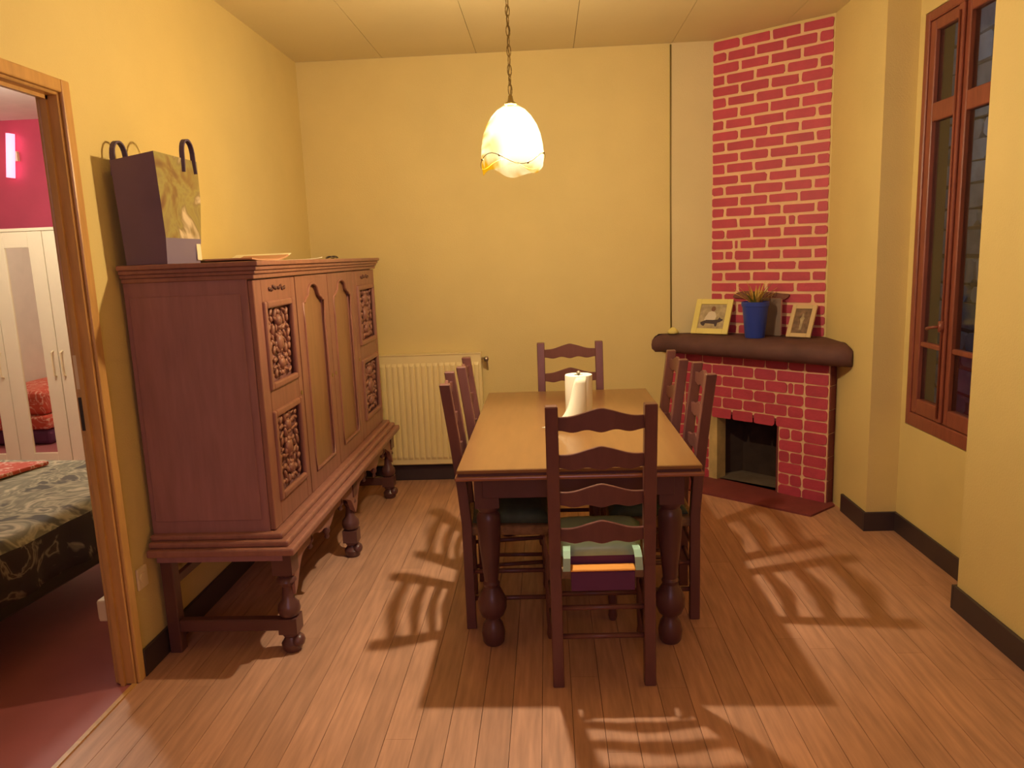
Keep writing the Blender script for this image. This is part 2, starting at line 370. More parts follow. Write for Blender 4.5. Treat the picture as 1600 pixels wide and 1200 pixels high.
while z - 0.05 > 0.985:
    fullw = LU/4.0
    if row % 2 == 0: ed = [0, 1, 2, 3, 4]
    else: ed = [0, 0.52, 1.5, 2.5, 3.5, 4] if row % 4 == 1 else [0, 0.5, 1.48, 2.52, 3.55, 4]
    cuts = [e*fullw+(random.uniform(-0.006, 0.006) if 0 < e < 4 else 0) for e in ed]
    if row == 16: cuts.insert(3, cuts[3]-0.055)
    if row == 18: cuts.insert(1, cuts[1]-0.035)
    if row == 19: cuts.insert(2, cuts[1]+0.065)
    for a, b in zip(cuts, cuts[1:]):
        brick(fU, a+0.010, b-0.010, z-0.0515+random.uniform(-.002, .002), z+random.uniform(-.002, .002), breast)
    z -= pitch; row += 1

# ================================================================ FIREPLACE
s2 = math.sqrt(0.5)
P0 = Vector((1.417, 4.63, 0)); dF = Vector((0.706, -0.708, 0)).normalized(); nF = Vector((dF.y, -dF.x, 0))  # outward to the room
fF = planefn(P0, dF, nF)
fp = thing('fireplace', 'corner fireplace of red painted bricks with a dark beam mantel', 'fireplace', (0, 0, 0))
SL, SR, OL, OR, OT, FT = -0.715, 0.305, -0.500, -0.010, 0.478, 0.865
bm = NB()
for (a, b, v0, v1) in ((SL, OL, 0, OT), (OR, SR, 0, OT), (SL, SR, OT, FT)):
    prism(bm, [(a, v0), (b, v0), (b, v1), (a, v1)], -0.10, 0.0, fF)
# right cheek back to the wall, left return along the back wall
prism(bm, [(SR-0.03, 0.0), (SR, 0.0), (SR, FT), (SR-0.03, FT)], -0.175, -0.10, fF)
box(bm, 0.800, 0.925, YB-0.022, YB-0.001, 0, FT)
obj('surround', bm, M_mort, fp)
# firebox
bm = NB()
prism(bm, [(OL-0.03, 0.0), (OL, 0.0), (OL, OT+0.05), (OL-0.03, OT+0.05)], -0.30, -0.10, fF)
prism(bm, [(OR, 0.0), (OR+0.03, 0.0), (OR+0.03, OT+0.05), (OR, OT+0.05)], -0.30, -0.10, fF)
prism(bm, [(OL+0.07, 0.0), (OR-0.03, 0.0), (OR-0.03, OT+0.05), (OL+0.07, OT+0.05)], -0.30, -0.285, fF)
def seg3(p, q): # angled cheek between two (u,d) points
    a0 = fF(p[0], 0, p[1]); a1 = fF(q[0], 0, q[1]); a2 = fF(q[0], OT+0.05, q[1]); a3 = fF(p[0], OT+0.05, p[1])
    bm.faces.new([bm.verts.new(v) for v in (a0, a1, a2, a3)])
seg3((OL, -0.10), (OL+0.08, -0.286)); seg3((OR, -0.10), (OR-0.05, -0.286))
prism(bm, [(OL-0.02, OT+0.02), (OR+0.02, OT+0.02), (OR+0.02, OT+0.05), (OL-0.02, OT+0.05)], -0.31, -0.10, fF)
obj('firebox', bm, M_soot, fp)
bm = NB(); prism(bm, [(OL, 0.0), (OR, 0.0), (OR, 0.012), (OL, 0.012)], -0.31, -0.02, fF); obj('ash_bed', bm, M_ash, fp)
bm = NB(); prism(bm, [(OL-0.002, 0.012), (OL+0.058, 0.012), (OL+0.056, OT), (OL-0.002, OT)], -0.10, 0.003, fF); obj('opening_edge', bm, M_post, fp)
bm = NB(); prism(bm, [(OR-0.006, 0.012), (OR+0.004, 0.012), (OR+0.004, OT), (OR-0.006, OT)], -0.06, 0.004, fF)
prism(bm, [(OL+0.05, OT-0.01), (OR, OT-0.01), (OR, OT+0.008), (OL+0.05, OT+0.008)], -0.08, 0.003, fF); obj('opening_edge', bm, M_hearth, fp)
# bricks on the front
rp = FT/12.0
for rw in range(12):
    v0 = rw*rp+0.005; v1 = (rw+1)*rp-0.004
    def fb(a, b): brick(fF, a+0.005, b-0.005, v0, v1, fp, jit=0.0022, r=0.012, base=0.0)
    fb(0.156, 0.304)
    if v1 > OT:    # above the opening
        off = 0.0 if rw % 2 else 0.075
        c = [-0.712]+[q for q in [-0.712+off+0.152*i for i in range(0, 8)] if -0.66 < q < 0.10]+[0.153]
        if rw == 9: c.insert(-1, 0.085)
    elif True:
        c = [-0.712, -0.61, -0.502] if rw % 2 else [-0.712, -0.502]
        r2 = [-0.003, 0.072, 0.153] if rw % 2 else [-0.003, 0.153]
        for a, b in zip(r2, r2[1:]): fb(a, b)
    for a, b in zip(c, c[1:]): fb(a, b)
fL = lambda u, v, d: (0.800+u, YB-0.022-d, v)
for rw in range(12): brick(fL, 0.006, 0.118, rw*rp+0.005, (rw+1)*rp-0.004, fp, jit=0.002, r=0.01, base=0.0)
# red painted cheek on the right
cC = P0+dF*SR
fC = lambda u, v, d: tuple(cC - nF*u + dF*d + Vector((0, 0, v)))
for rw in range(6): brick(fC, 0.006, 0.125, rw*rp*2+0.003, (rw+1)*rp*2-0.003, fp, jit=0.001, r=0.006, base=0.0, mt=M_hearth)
# mantel: thick rough dark beam
bm = NB()
def fpl(off, s): return P0 + dF*s + nF*off
prof = [(-0.02, 0.862), (0.115, 0.862), (0.15, 0.885), (0.158, 0.915), (0.15, 0.945), (0.125, 0.972), (0.09, 0.984), (-0.02, 0.986)]
rings = []
NSG = 44
for i in range(NSG+1):
    t = i/NSG; s = -0.905+t*(0.474+0.905)
    e = min(1, min(t, 1-t)/0.05); e = math.sqrt(max(0.0, 1-(1-e)**2))*0.30+0.70
    # stop the back of the beam at the walls / chimney breast
    ring = []
    for d, zz in prof:
        j = random.uniform(-0.004, 0.004) if d > 0 else 0
        dd = d*e+j if d > 0 else d
        zc = 0.862+(zz-0.862)*(0.80+0.20*(e-0.7)/0.3) if zz > 0.9 else zz
        p = fpl(dd, s)
        p.x = min(p.x, XR-0.002); p.y = min(p.y, YB-0.002)
        ring.append((p.x, p.y, zc+(j*0.5 if zz > 0.87 and d > 0 else 0)))
    rings.append(ring)
loft(bm, rings)
# top infill behind the beam up to the walls
l0 = fpl(-0.0, -0.88); l1 = fpl(-0.0, 0.46)
prism(bm, [(0.74, YB-0.003), (l0.x+0.02, min(l0.y, YB-0.003)), (1.60, 4.44), (XR-0.003, 4.36), (XR-0.003, 4.66), (1.10, YB-0.003)], 0.90, 0.984, lambda u, v, d: (u, v, d))
o = obj('mantel_shelf', bm, M_mant, fp); smooth_angle(o, 50)
# hearth slab
bm = NB(); prism(bm, [(0.80, 4.80), (1.475, 4.205), (1.672, 4.375), (1.672, 4.52), (1.03, 5.05), (0.82, 5.105)], -0.010, 0.012, lambda u, v, d: (u, v, d)); obj('hearth_slab', bm, M_hearth, fp)

# ================================================================ WINDOW
win = struct('window_1', B(NX+0.075, NX+0.10, WY0+0.005, WY1-0.005, WZ0+0.005, WZ0+0.03), M_win)
XF = NX-0.002
def wb(name, y0, y1, z0, z1, x0=XF+0.01, x1=XF+0.06, m=M_win, par=win, bev=0.004): return obj(name, B(x0, x1, y0, y1, z0, z1), m, par, bevel=bev)
bm = NB()
box(bm, XF, XF+0.07, WY0+0.002, WY0+0.04, WZ0+0.002, WZ1-0.002); box(bm, XF, XF+0.07, WY1-0.042, WY1-0.002, WZ0+0.002, WZ1-0.002)
box(bm, XF, XF+0.07, WY0+0.04, WY1-0.042, WZ0+0.002, WZ0+0.07); box(bm, XF, XF+0.07, WY0+0.04, WY1-0.042, WZ1-0.045, WZ1-0.002)
obj('window_frame', bm, M_win, win, bevel=0.005)
YM = 3.595
for (a, b) in ((WY0+0.042, YM-0.001), (YM+0.001, WY1-0.044)):
    z0, z1 = WZ0+0.072, WZ1-0.047
    bm = NB(); st = 0.05
    box(bm, XF+0.008, XF+0.052, a, a+st, z0, z1); box(bm, XF+0.008, XF+0.052, b-st, b, z0, z1)
    box(bm, XF+0.008, XF+0.052, a+st, b-st, z0, z0+0.075); box(bm, XF+0.008, XF+0.052, a+st, b-st, z1-0.05, z1)
    box(bm, XF+0.008, XF+0.052, a+st, b-st, 2.10, 2.185)
    box(bm, XF+0.014, XF+0.046, a+st, b-st, 1.02, 1.045)
    cs = obj('casement', bm, M_win, win, bevel=0.004)
    for (p, q) in ((z0+0.075, 1.02), (1.045, 2.10), (2.185, z1-0.05)):
        obj('pane', B(XF+0.028, XF+0.032, a+st, b-st, p, q), M_glass, cs)
# meeting bead and espagnolette handle
bm = NB(); box(bm, XF-0.008, XF+0.008, YM-0.022, YM+0.022, WZ0+0.08, WZ1-0.05); mb = obj('meeting_bead', bm, M_win, win, bevel=0.006, seg=2)
bm = NB(); tube(bm, [(XF-0.012, YM, WZ0+0.10), (XF-0.012, YM, WZ1-0.08)], 0.006, 8); lathe(bm, [(0.014, 1.12), (0.017, 1.14), (0.014, 1.17)], (XF-0.014, YM), 10)
tube(bm, [(XF-0.02, YM, 1.145), (XF-0.05, YM+0.005, 1.142), (XF-0.052, YM+0.03, 1.138), (XF-0.05, YM+0.06, 1.13)], [0.006, 0.007, 0.007, 0.009], 8)
obj('handle', bm, M_win, win, smooth=True)
# outdoor stone wall a step beyond the glass
sw = tag(obj('stone_wall', B(3.10, 3.30, 2.0, 7.5, -0.2, 3.4), M_stonem), 'grey stone wall outside, seen through the dark window panes', 'wall', kind='structure')
zz = -0.15
while zz < 3.35:
    hgt = random.uniform(0.13, 0.22); yy = 2.05+random.uniform(0, 0.2)
    while yy < 7.3:
        wd = random.uniform(0.25, 0.5)
        poly = [(u+random.uniform(-.012, .012), v+random.uniform(-.01, .01)) for u, v in rrect(yy+0.012, yy+wd-0.012, zz+0.01, zz+hgt-0.01, 0.03, 1)]
        b2 = NB(); prism(b2, poly, 3.101, 3.07+random.uniform(-0.015, 0.015), lambda u, v, d: (d, u, v)); obj('stone', b2, M_stone, sw)
        yy += wd
    zz += hgt
struct('ground_outside', B(XR+0.3, 3.4, 2.0, 7.5, -0.3, -0.2), M_stonem)

# ================================================================ DOORWAY
DY0, DY1, DZ = 1.70, 2.548, 2.128
bm = NB()
box(bm, LW0, XL, DY1, 2.584, 0, 2.164); box(bm, LW0, XL, 1.661, DY0, 0, 2.164); box(bm, LW0, XL, DY0, DY1, DZ, 2.164)
dr = struct('door_1', bm, M_door, bevel=0.004)
bm = NB()
for x0, x1 in ((XL, XL+0.014), (LW0-0.014, LW0)):
    box(bm, x0, x1, DY1+0.006, 2.600, 0, DZ+0.052); box(bm, x0, x1, 1.64, DY0-0.006, 0, DZ+0.052); box(bm, x0, x1, DY0-0.006, DY1+0.006, DZ+0.008, DZ+0.052)
obj('door_casing', bm, M_door, dr, bevel=0.006, seg=2)
bm = NB(); box(bm, LW0+0.018, LW0+0.034, DY1-0.012, DY1, 0, DZ); box(bm, LW0+0.018, LW0+0.034, DY0, DY1, DZ-0.012, DZ); obj('door_stop', bm, M_door, dr)
obj('strike_plate', B(LW0+0.002, LW0+0.018, DY1-0.007, DY1, 0.99, 1.11), M_black, dr)
obj('strike_plate', B(LW0+0.002, LW0+0.016, DY1-0.006, DY1, 1.14, 1.26), M_plastic, dr)
obj('threshold', B(XL-0.014, XL+0.004, DY0, DY1, -0.01, 0.005), M_door, dr)

# ================================================================ BEDROOM beyond the doorway
fb_ = NB(); box(fb_, -5.2, LW0, 0.6, 6.6, -0.08, 0.0); box(fb_, LW0, XL-0.012, DY0, DY1, -0.08, 0.0)
struct('floor_bedroom', fb_, M_bfloor)
struct('wall_bedroom_back', B(-5.2, LW0, 6.5, 6.6, 0, H), M_pink)
struct('wall_bedroom_left', B(-5.3, -5.2, 0.6, 6.6, 0, H), M_bedw)
struct('wall_bedroom_front', B(-5.2, LW0, 0.5, 0.6, 0, H), M_bedw)
struct('wall_bedroom_right', B(LW0, LW0+0.06, YB+0.15, 6.6, 0, H), M_bedw)
struct('ceiling_bedroom', B(-5.3, LW0, 0.5, 6.6, H, H+0.1), M_bedw)

YWd = 5.70
wd = thing('wardrobe', 'tall cream white wardrobe with mirror panel doors behind the bed', 'wardrobe', (-4.36, YWd, 0))
wd_x = [(-0.87, -0.375), (-0.365, 0.075-0.0), (0.0, 0)]
def gapx(px): return px
# doors meet at x=-3.85 (world)
GX = -3.853+4.36
bm = NB(); box(bm, GX-0.86, GX+0.43, 0.02, 0.56, 0, 1.885); obj('body', bm, M_wardl, wd)
bm = NB(); box(bm, GX-0.87, GX+0.44, -0.002, 0.56, 1.868, 1.892); obj('top', bm, M_ward, wd, bevel=0.003)
for (a, b) in ((GX-0.86, GX-0.4325), (GX-0.4275, GX-0.0025), (GX+0.0025, GX+0.43)):
    bm = NB(); stl = 0.115
    box(bm, a, a+stl, 0, 0.02, 0.02, 1.865); box(bm, b-stl, b, 0, 0.02, 0.02, 1.865)
    box(bm, a+stl, b-stl, 0, 0.02, 1.745, 1.865); box(bm, a+stl, b-stl, 0, 0.02, 0.02, 0.12)
    d = obj('door', bm, M_ward, wd, bevel=0.002)
    obj('mirror', B(a+stl, b-stl, 0.012, 0.018, 0.12, 1.745), M_mirror, d)
    hx = b-0.035 if a < GX-0.01 else a+0.035
    bm = NB(); tube(bm, [(hx, 0, 0.74), (hx, -0.025, 0.75), (hx, -0.028, 0.84), (hx, -0.025, 0.93), (hx, 0, 0.94)], 0.007, 8); obj('handle', bm, M_plastic, d)

bed = thing('bed', 'low bed under a grey paisley spread seen through the doorway', 'bed', (-2.03, 3.30, 0), math.radians(-6))
# local: right edge x=0, foot y=+0.45
BW, BY0, BY1, BT = 1.45, -1.55, 0.47, 0.55
bm = NB(); box(bm, -BW+0.03, -0.05, BY0+0.03, BY1-0.04, 0.22, 0.30)
obj('bed_base', bm, M_black, bed, bevel=0.01)
for lx, ly in ((-0.14, 0.30), (-BW+0.14, 0.30), (-0.14, BY0+0.2), (-BW+0.14, BY0+0.2)):
    bm = NB(); lathe(bm, [(0.022, 0), (0.026, 0.22)], (lx, ly), 10); obj('leg', bm, M_black, bed)
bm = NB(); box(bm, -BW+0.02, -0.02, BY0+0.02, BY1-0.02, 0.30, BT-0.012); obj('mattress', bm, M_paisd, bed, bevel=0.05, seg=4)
bm = NB()   # bedspread: top grid with drooping skirt
nx, ny = 40, 56; G = []
for i in range(nx+1):
    rowv = []
    for j in range(ny+1):
        u = -BW-0.25+(BW+0.50)*i/nx; v = BY0-0.25+(BY1-BY0+0.5)*j/ny
        cu = min(max(u, -BW), 0); cv = min(max(v, BY0), BY1)
        over = math.hypot(u-cu, v-cv)
        wob = 0.012*math.sin(v*19+u*3)+0.008*math.sin(v*41+1) if abs(u-cu) > abs(v-cv) else 0.012*math.sin(u*21)
        k = min(over/0.05, 1)
        x_ = cu+(u-cu)/(over+1e-6)*(0.025*k+wob*k*min(1, over/0.2)) if over > 0 else u
        y_ = cv+(v-cv)/(over+1e-6)*(0.025*k+wob*k*min(1, over/0.2)) if over > 0 else v
        z_ = BT+0.006*math.sin(u*9+v*5)*math.sin(v*7) - max(0, over-0.015)*1.0
        rowv.append(bm.verts.new((x_, y_, z_)))
    G.append(rowv)
for i in range(nx):
    for j in range(ny):
        f = bm.faces.new((G[i][j], G[i+1][j], G[i+1][j+1], G[i][j+1]))
        zc = sum(q.co.z for q in f.verts)/4
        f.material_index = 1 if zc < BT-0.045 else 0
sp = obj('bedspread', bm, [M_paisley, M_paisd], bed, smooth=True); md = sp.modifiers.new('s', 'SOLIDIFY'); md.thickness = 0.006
# red throw lying across the far left of the bed
bm = NB(); pts = [(-0.60, 0.40), (-1.40, 0.40), (-1.40, -0.9), (-0.86, -0.55), (-0.72, 0.0)]
prism(bm, [(-2.03+a, 3.30+b) for a, b in pts], BT+0.008, BT+0.03, lambda u, v, d: (u, v, d))
th = tag(obj('throw', bm, M_redthrow, bevel=0.008, seg=2), 'red throw with white squiggles folded on the far side of the bed', 'blanket')
bm = NB(); tube(bm, [(-4.55, 6.44, 2.36), (-4.50, 6.44, 2.72)], 0.035, 10)
lw = thing('wall_highlight', 'slim glowing strip standing in for a bright highlight high on the pink bedroom wall', 'lamp', (0, 0, 0))  # no real lamp: glowing strip added for the bright highlight on the wall
obj('highlight_strip', bm, M_glow, lw, smooth=True)
bm = NB(); box(bm, -4.56, -4.49, 6.47, 6.50, 2.50, 2.58); obj('bracket', bm, M_plastic, lw)  # invented mount for the highlight strip
fc = thing('reflection_mattress', 'red patterned folded mattress added out of view for the red reflection in the wardrobe mirror', 'mattress', (-4.86, 4.2, 0))  # unseen directly, added only to give the mirror its red reflection
obj('lower_fold', B(-0.33, 0.30, -0.75, 0.75, 0, 0.14), M_purple, fc, bevel=0.04, seg=3); obj('middle_fold', B(-0.33, 0.31, -0.76, 0.76, 0.14, 0.27), M_redthrow, fc, bevel=0.04, seg=3); obj('upper_fold', B(-0.33, 0.29, -0.74, 0.74, 0.27, 0.50), M_redthrow, fc, bevel=0.06, seg=3)
# socket boxes
bx = thing('socket_box', 'small ivory socket box behind the door jamb low on the bedroom side', 'socket', (LW0-0.016, 2.60, 0.24))
obj('box', B(-0.045, 0.0015, -0.02, 0.07, 0, 0.085), M_plastic, bx, bevel=0.006, seg=2)
obj('face_plate', B(-0.05, -0.045, -0.012, 0.062, 0.008, 0.077), M_plastic, bx, bevel=0.001)
sk = thing('wall_socket', 'ivory wall socket low on the left wall beside the cabinet', 'socket', (XL, 2.668, 0.345))
obj('face_plate', B(0, 0.010, -0.035, 0.035, -0.01, 0.075), M_plastic, sk, bevel=0.004, seg=2)
bm = NB(); tube(bm, [(0.009, 0.0, 0.032), (0.013, 0.0, 0.032)], 0.02, 16); obj('outlet', bm, M_plastic, sk)

# ================================================================ CABINET
cb = thing('cabinet', 'large carved reddish wood cabinet on turned legs against the left wall', 'cabinet', (0, 0, 0))
CX, CXB, CY0, CY1, CZ0, CZ1 = -1.090, -1.585, 2.765, 4.745, 0.515, 1.505
bm = NB(); box(bm, CXB, CX-0.022, CY0, CY1, CZ0, CZ1); obj('body', bm, M_cabs, cb, bevel=0.003)
bm = NB(); box(bm, CXB+0.02, CX-0.05, CY0-0.006, CY0, CZ0+0.05, CZ1-0.06); obj('side_panel', bm, M_cabs, cb, bevel=0.003)
bm = NB()
for z0, z1, ov in ((1.498, 1.516, 0.010), (1.516, 1.530, 0.018), (1.530, 1.546, 0.026), (1.546, 1.564, 0.036)):
    box(bm, CXB, CX+ov, CY0-ov*0.9, CY1+ov*0.9, z0, z1)
obj('cornice', bm, M_cab, cb, bevel=0.004, seg=2)
# plinth mouldings
bm = NB()
for z0, z1, ov in ((0.494, 0.518, 0.035), (0.470, 0.495, 0.062), (0.440, 0.471, 0.088)):
    box(bm, CXB, CX+ov, CY0-ov*0.8, CY1+ov*0.9, z0, z1)
obj('base_moulding', bm, M_cab, cb, bevel=0.008, seg=2)
def xface(u, v, d): return (CX+d, u, v)
dy = [CY0, 3.235, 3.72, 4.215, CY1]
def arch(t):   # cut-out head: shouldered arch, t in 0..1
    a = abs(2*t-1)
    if a > 0.86: return 0.0
    if a > 0.50: return 0.035*(0.86-a)/0.36+0.004*math.sin((0.86-a)/0.36*PI*2)
    return 0.035+0.045*math.sqrt(max(0, 1-(a/0.5)**2))
def strip_arch(bm, y0, y1, zb, ztop, d0, d1, n=28, mi=0):
    """solid above the arch curve up to ztop"""
    for i in range(n):
        t0, t1 = i/n, (i+1)/n; a, b = y0+(y1-y0)*t0, y0+(y1-y0)*t1
        prism(bm, [(a, zb+arch(t0)), (b, zb+arch(t1)), (b, ztop), (a, ztop)], d0, d1, xface, mi)
def carving(y0, y1, z0, z1, par, seed):
    rd = random.Random(seed); bm = NB(); cy = (y0+y1)/2; hw = (y1-y0)/2
    n = 9; hz = z1-z0
    for k in range(n):
        zz = z0+hz*(k+0.5)/n
        for sgn in (-1, 1):
            for q in range(3):
                yy = cy+sgn*hw*(0.18+0.30*q+rd.uniform(-0.05, 0.05))
                blob(bm, (CX-0.010, yy, zz+rd.uniform(-.25, .25)*hz/n), (rd.uniform(0.006, 0.012), hw*rd.uniform(0.05, 0.10), hz/n*rd.uniform(0.5, 0.95)), sgn*rd.uniform(-1.5, 1.5), 'X')
        blob(bm, (CX-0.009, cy, zz), (0.014, hw*0.12, hz/n*0.45))
    blob(bm, (CX-0.008, cy, z0+hz*0.5), (0.018, hw*0.30, hw*0.32)); blob(bm, (CX-0.006, cy, z0+hz*0.82), (0.017, hw*0.22, hw*0.22)); blob(bm, (CX-0.006, cy, z0+hz*0.2), (0.017, hw*0.24, hw*0.2))
    return obj('carving', bm, M_cab, par, smooth=True)
def moulding(bm, y0, y1, z0, z1, wd_, d):
    box(bm, CX-0.008, CX+d, y0, y0+wd_, z0, z1); box(bm, CX-0.008, CX+d, y1-wd_, y1, z0, z1)
    box(bm, CX-0.008, CX+d, y0+wd_, y1-wd_, z0, z0+wd_); box(bm, CX-0.008, CX+d, y0+wd_, y1-wd_, z1-wd_, z1)
for i in range(4):
    y0, y1 = dy[i]+0.004, dy[i+1]-0.004
    z0, z1 = CZ0+0.006, CZ1-0.012
    bm = NB()
    if i in (0, 3):
        p0, p1 = y0+0.075, y1-0.055
        ho = ((0.62, 0.975), (1.065, 1.405))
        box(bm, CX-0.022, CX, y0, p0, z0, z1); box(bm, CX-0.022, CX, p1, y1, z0, z1)
        for a, b in ((z0, ho[0][0]), (ho[0][1], ho[1][0]), (ho[1][1], z1)): box(bm, CX-0.022, CX, p0, p1, a, b)
        d = obj('door', bm, M_cab, cb, bevel=0.003)
        for q, (a, b) in enumerate(ho):
            mm = NB(); moulding(mm, p0-0.004, p1+0.004, a-0.004, b+0.004, 0.028, 0.012); obj('panel_moulding', mm, M_cab, d, bevel=0.007, seg=2)
            carving(p0+0.03, p1-0.03, a+0.03, b-0.03, d, 11+i*5+q)
        mm = NB(); cyc = (p0+p1)/2
        for sg in (-1, 1):
            for q in range(4): blob(mm, (CX+0.002, cyc+sg*(0.018+0.022*q), 1.455+0.006*math.sin(q*2)), (0.006, 0.014, 0.009), sg*0.5*(q % 2), 'X')
        obj('ornament', mm, M_dark, d, smooth=True)
    else:
        p0, p1 = y0+0.085, y1-0.085; zb, za = 0.60, 1.375
        box(bm, CX-0.022, CX, y0, p0, z0, z1); box(bm, CX-0.022, CX, p1, y1, z0, z1); box(bm, CX-0.022, CX, p0, p1, z0, zb)
        strip_arch(bm, p0, p1, za, z1, -0.022, 0.0)
        d = obj('door', bm, M_cab, cb)
        mm = NB(); box(mm, CX-0.026, CX-0.014, p0, p1, zb, za+0.09); obj('door_panel', mm, M_cabp, d)
        # thin bead that follows the arch
        pts = [(CX+0.001, p0, zb)]+[(CX+0.001, p0, zb+(za-zb)*q/8) for q in range(1, 8)]+[(CX+0.001, p0+(p1-p0)*q/28, za+arch(q/28)) for q in range(29)]+[(CX+0.001, p1, za-(za-zb)*q/8) for q in range(1, 9)]
        mm = NB(); tube(mm, pts, 0.0065, 6, closed=True); obj('panel_moulding', mm, M_cab, d, smooth=True)
    ey = y1-0.028 if i in (0, 1) else y0+0.028
    mm = NB(); lathe(mm, [(0.010, 0), (0.010, 0.003)], (0, 0), 12)
    bmesh.ops.transform(mm, matrix=Matrix.Translation((CX, ey, 0.99)) @ Matrix.Rotation(PI/2, 4, 'Y'), verts=mm.verts); obj('keyhole_plate', mm, M_brass, d)
# scalloped apron
bm = NB()
SX = CX+0.055
def scal(y, ya, yb):
    t = (y-ya)/(yb-ya); a = abs(((t*2) % 1.0)*2-1)
    edge = 0.07*math.exp(-((t)/0.06)**2)+0.07*math.exp(-((1-t)/0.06)**2)
    return 0.365 - 0.055*a**1.8 - 0.012*math.sin(t*PI*12)*0.6 - edge + 0.02*math.sin(t*PI)
lY = [2.795, 3.765, 4.735]
for ya, yb in zip(lY, lY[1:]):
    n = 48
    for i in range(n):
        a, b = ya+(yb-ya)*i/n, ya+(yb-ya)*(i+1)/n
        prism(bm, [(a, scal(a, ya, yb)), (b, scal(b, ya, yb)), (b, 0.441), (a, 0.441)], 0.020, 0.045, xface)
ap = obj('apron', bm, M_cab, cb)
for ya, yb in zip(lY, lY[1:]):
    for t in (0.25, 0.5, 0.75):
        yy = ya+(yb-ya)*t; zb = scal(yy, ya, yb)
        mm = NB(); lathe(mm, [(0.006, -0.045), (0.014, -0.036), (0.008, -0.024), (0.018, -0.010), (0.018, 0.004), (0.010, 0.02)], (CX+0.034, yy), 10)
        bmesh.ops.translate(mm, verts=mm.verts, vec=(0, 0, zb)); obj('drop_ornament', mm, M_dark, ap, smooth=True)
bm = NB(); box(bm, CXB+0.01, CX+0.02, CY0-0.015, CY0+0.01, 0.40, 0.441); box(bm, CXB+0.01, CX+0.02, CY1-0.01, CY1+0.015, 0.40, 0.441); obj('side_rail', bm, M_cabs, cb)
# turned front legs
prof = [(0.030, 0.0), (0.040, 0.012), (0.042, 0.035), (0.030, 0.052), (0.026, 0.062), (0.034, 0.070), (0.034, 0.078), (0.030, 0.082)]
prof2 = [(0.030, 0.148), (0.040, 0.158), (0.046, 0.178), (0.042, 0.200), (0.026, 0.220), (0.022, 0.250), (0.020, 0.275), (0.030, 0.290), (0.040, 0.300), (0.036, 0.312), (0.026, 0.320), (0.038, 0.335)]
for yy in lY:
    mm = NB(); xx = CX+0.012
    lathe(mm, prof, (xx, yy), 16); box(mm, xx-0.038, xx+0.038, yy-0.038, yy+0.038, 0.082, 0.148); lathe(mm, prof2, (xx, yy), 16)
    box(mm, xx-0.040, xx+0.040, yy-0.040, yy+0.040, 0.335, 0.441)
    o = obj('leg', mm, M_dark, cb); smooth_angle(o, 35)
    # scroll bracket foot
    mm = NB(); blob(mm, (xx+0.03, yy-0.005, 0.045), (0.026, 0.034, 0.028), 0, 'X', 2); obj('foot_scroll', mm, M_dark, o, smooth=True)
for yy in (2.80, 4.72):
    mm = NB(); box(mm, CXB+0.005, CXB+0.055, yy-0.025, yy+0.025, 0, 0.441); obj('leg', mm, M_dark, cb, bevel=0.003)
for a_, b_ in ((2.775, 2.815), (4.715, 4.755)):
    mm = NB(); box(mm, CXB+0.055, CX-0.02, a_, b_, 0.09, 0.14); obj('stretcher', mm, M_dark, cb, bevel=0.004)
mm = NB(); box(mm, CXB+0.03, CXB+0.05, 2.825, 4.695, 0.28, 0.32); obj('stretcher', mm, M_dark, cb, bevel=0.004)

# ---- things on the cabinet
TZ = 1.564
bg = thing('shopping_bag', 'tall glossy shopping bag with landscape print, blue sides and handles on cabinet top', 'bag', (-1.398, 2.755, TZ+0.001), math.radians(0))
bm = NB()
def bagring(z, b0, b1, d): return [(0, b0, z), (0, b1, z), (-d, b1, z), (-d*0.5, b1-0.012, z), (-d, b0, z), (-d*0.5, b0+0.018, z)]
rg = [[(0, 0.0, 0), (0, 0.27, 0), (-0.155, 0.27, 0), (-0.155, 0.0, 0)], [(0.006, -0.002, 0.10), (0.006, 0.285, 0.10), (-0.158, 0.285, 0.10), (-0.158, -0.002, 0.10)], [(0.004, -0.008, 0.25), (0.006, 0.315, 0.25), (-0.16, 0.31, 0.25), (-0.160, -0.01, 0.25)], [(0.0, -0.012, 0.402), (0, 0.33, 0.402), (-0.165, 0.33, 0.385), (-0.165, -0.012, 0.375)]]
R = [[bm.verts.new(p) for p in r] for r in rg]
for a, b in zip(R, R[1:]):
    for i in range(4):
        f = bm.faces.new((a[i], a[(i+1) % 4], b[(i+1) % 4], b[i])); f.material_index = 1 if i == 0 else 0
bm.faces.new(R[0][::-1])
o = obj('bag_body', bm, [M_bagside, M_bagprint], bg); md = o.modifiers.new('s', 'SOLIDIFY'); md.thickness = 0.003
def ribbon(bm, pts, wv, t=0.002):
    wv = Vector(wv)
    rings = []
    for i, p in enumerate(pts):
        p = Vector(p); d = Vector(pts[min(i+1, len(pts)-1)])-Vector(pts[max(i-1, 0)]); n = d.cross(wv).normalized()*t
        rings.append([p-wv-n, p+wv-n, p+wv+n, p-wv+n])
    return loft(bm, rings)
for xx, yc, zt in ((0.004, 0.245, 0.40), (-0.168, 0.06, 0.375)):
    pts = [(xx, yc-0.05, zt-0.05)]+[(xx, yc-0.045*math.cos(PI*q/12), zt+0.075*math.sin(PI*q/12)**0.7) for q in range(13)]+[(xx, yc+0.05, zt-0.05)]
    bm = NB(); ribbon(bm, pts, (0.009, 0, 0), 0.0035); obj('handle', bm, M_bagblue, bg)
bm = NB(); box(bm, 0.004, 0.008, 0.235, 0.27, 0.012, 0.075); obj('price_tag', bm, M_paper, bg)
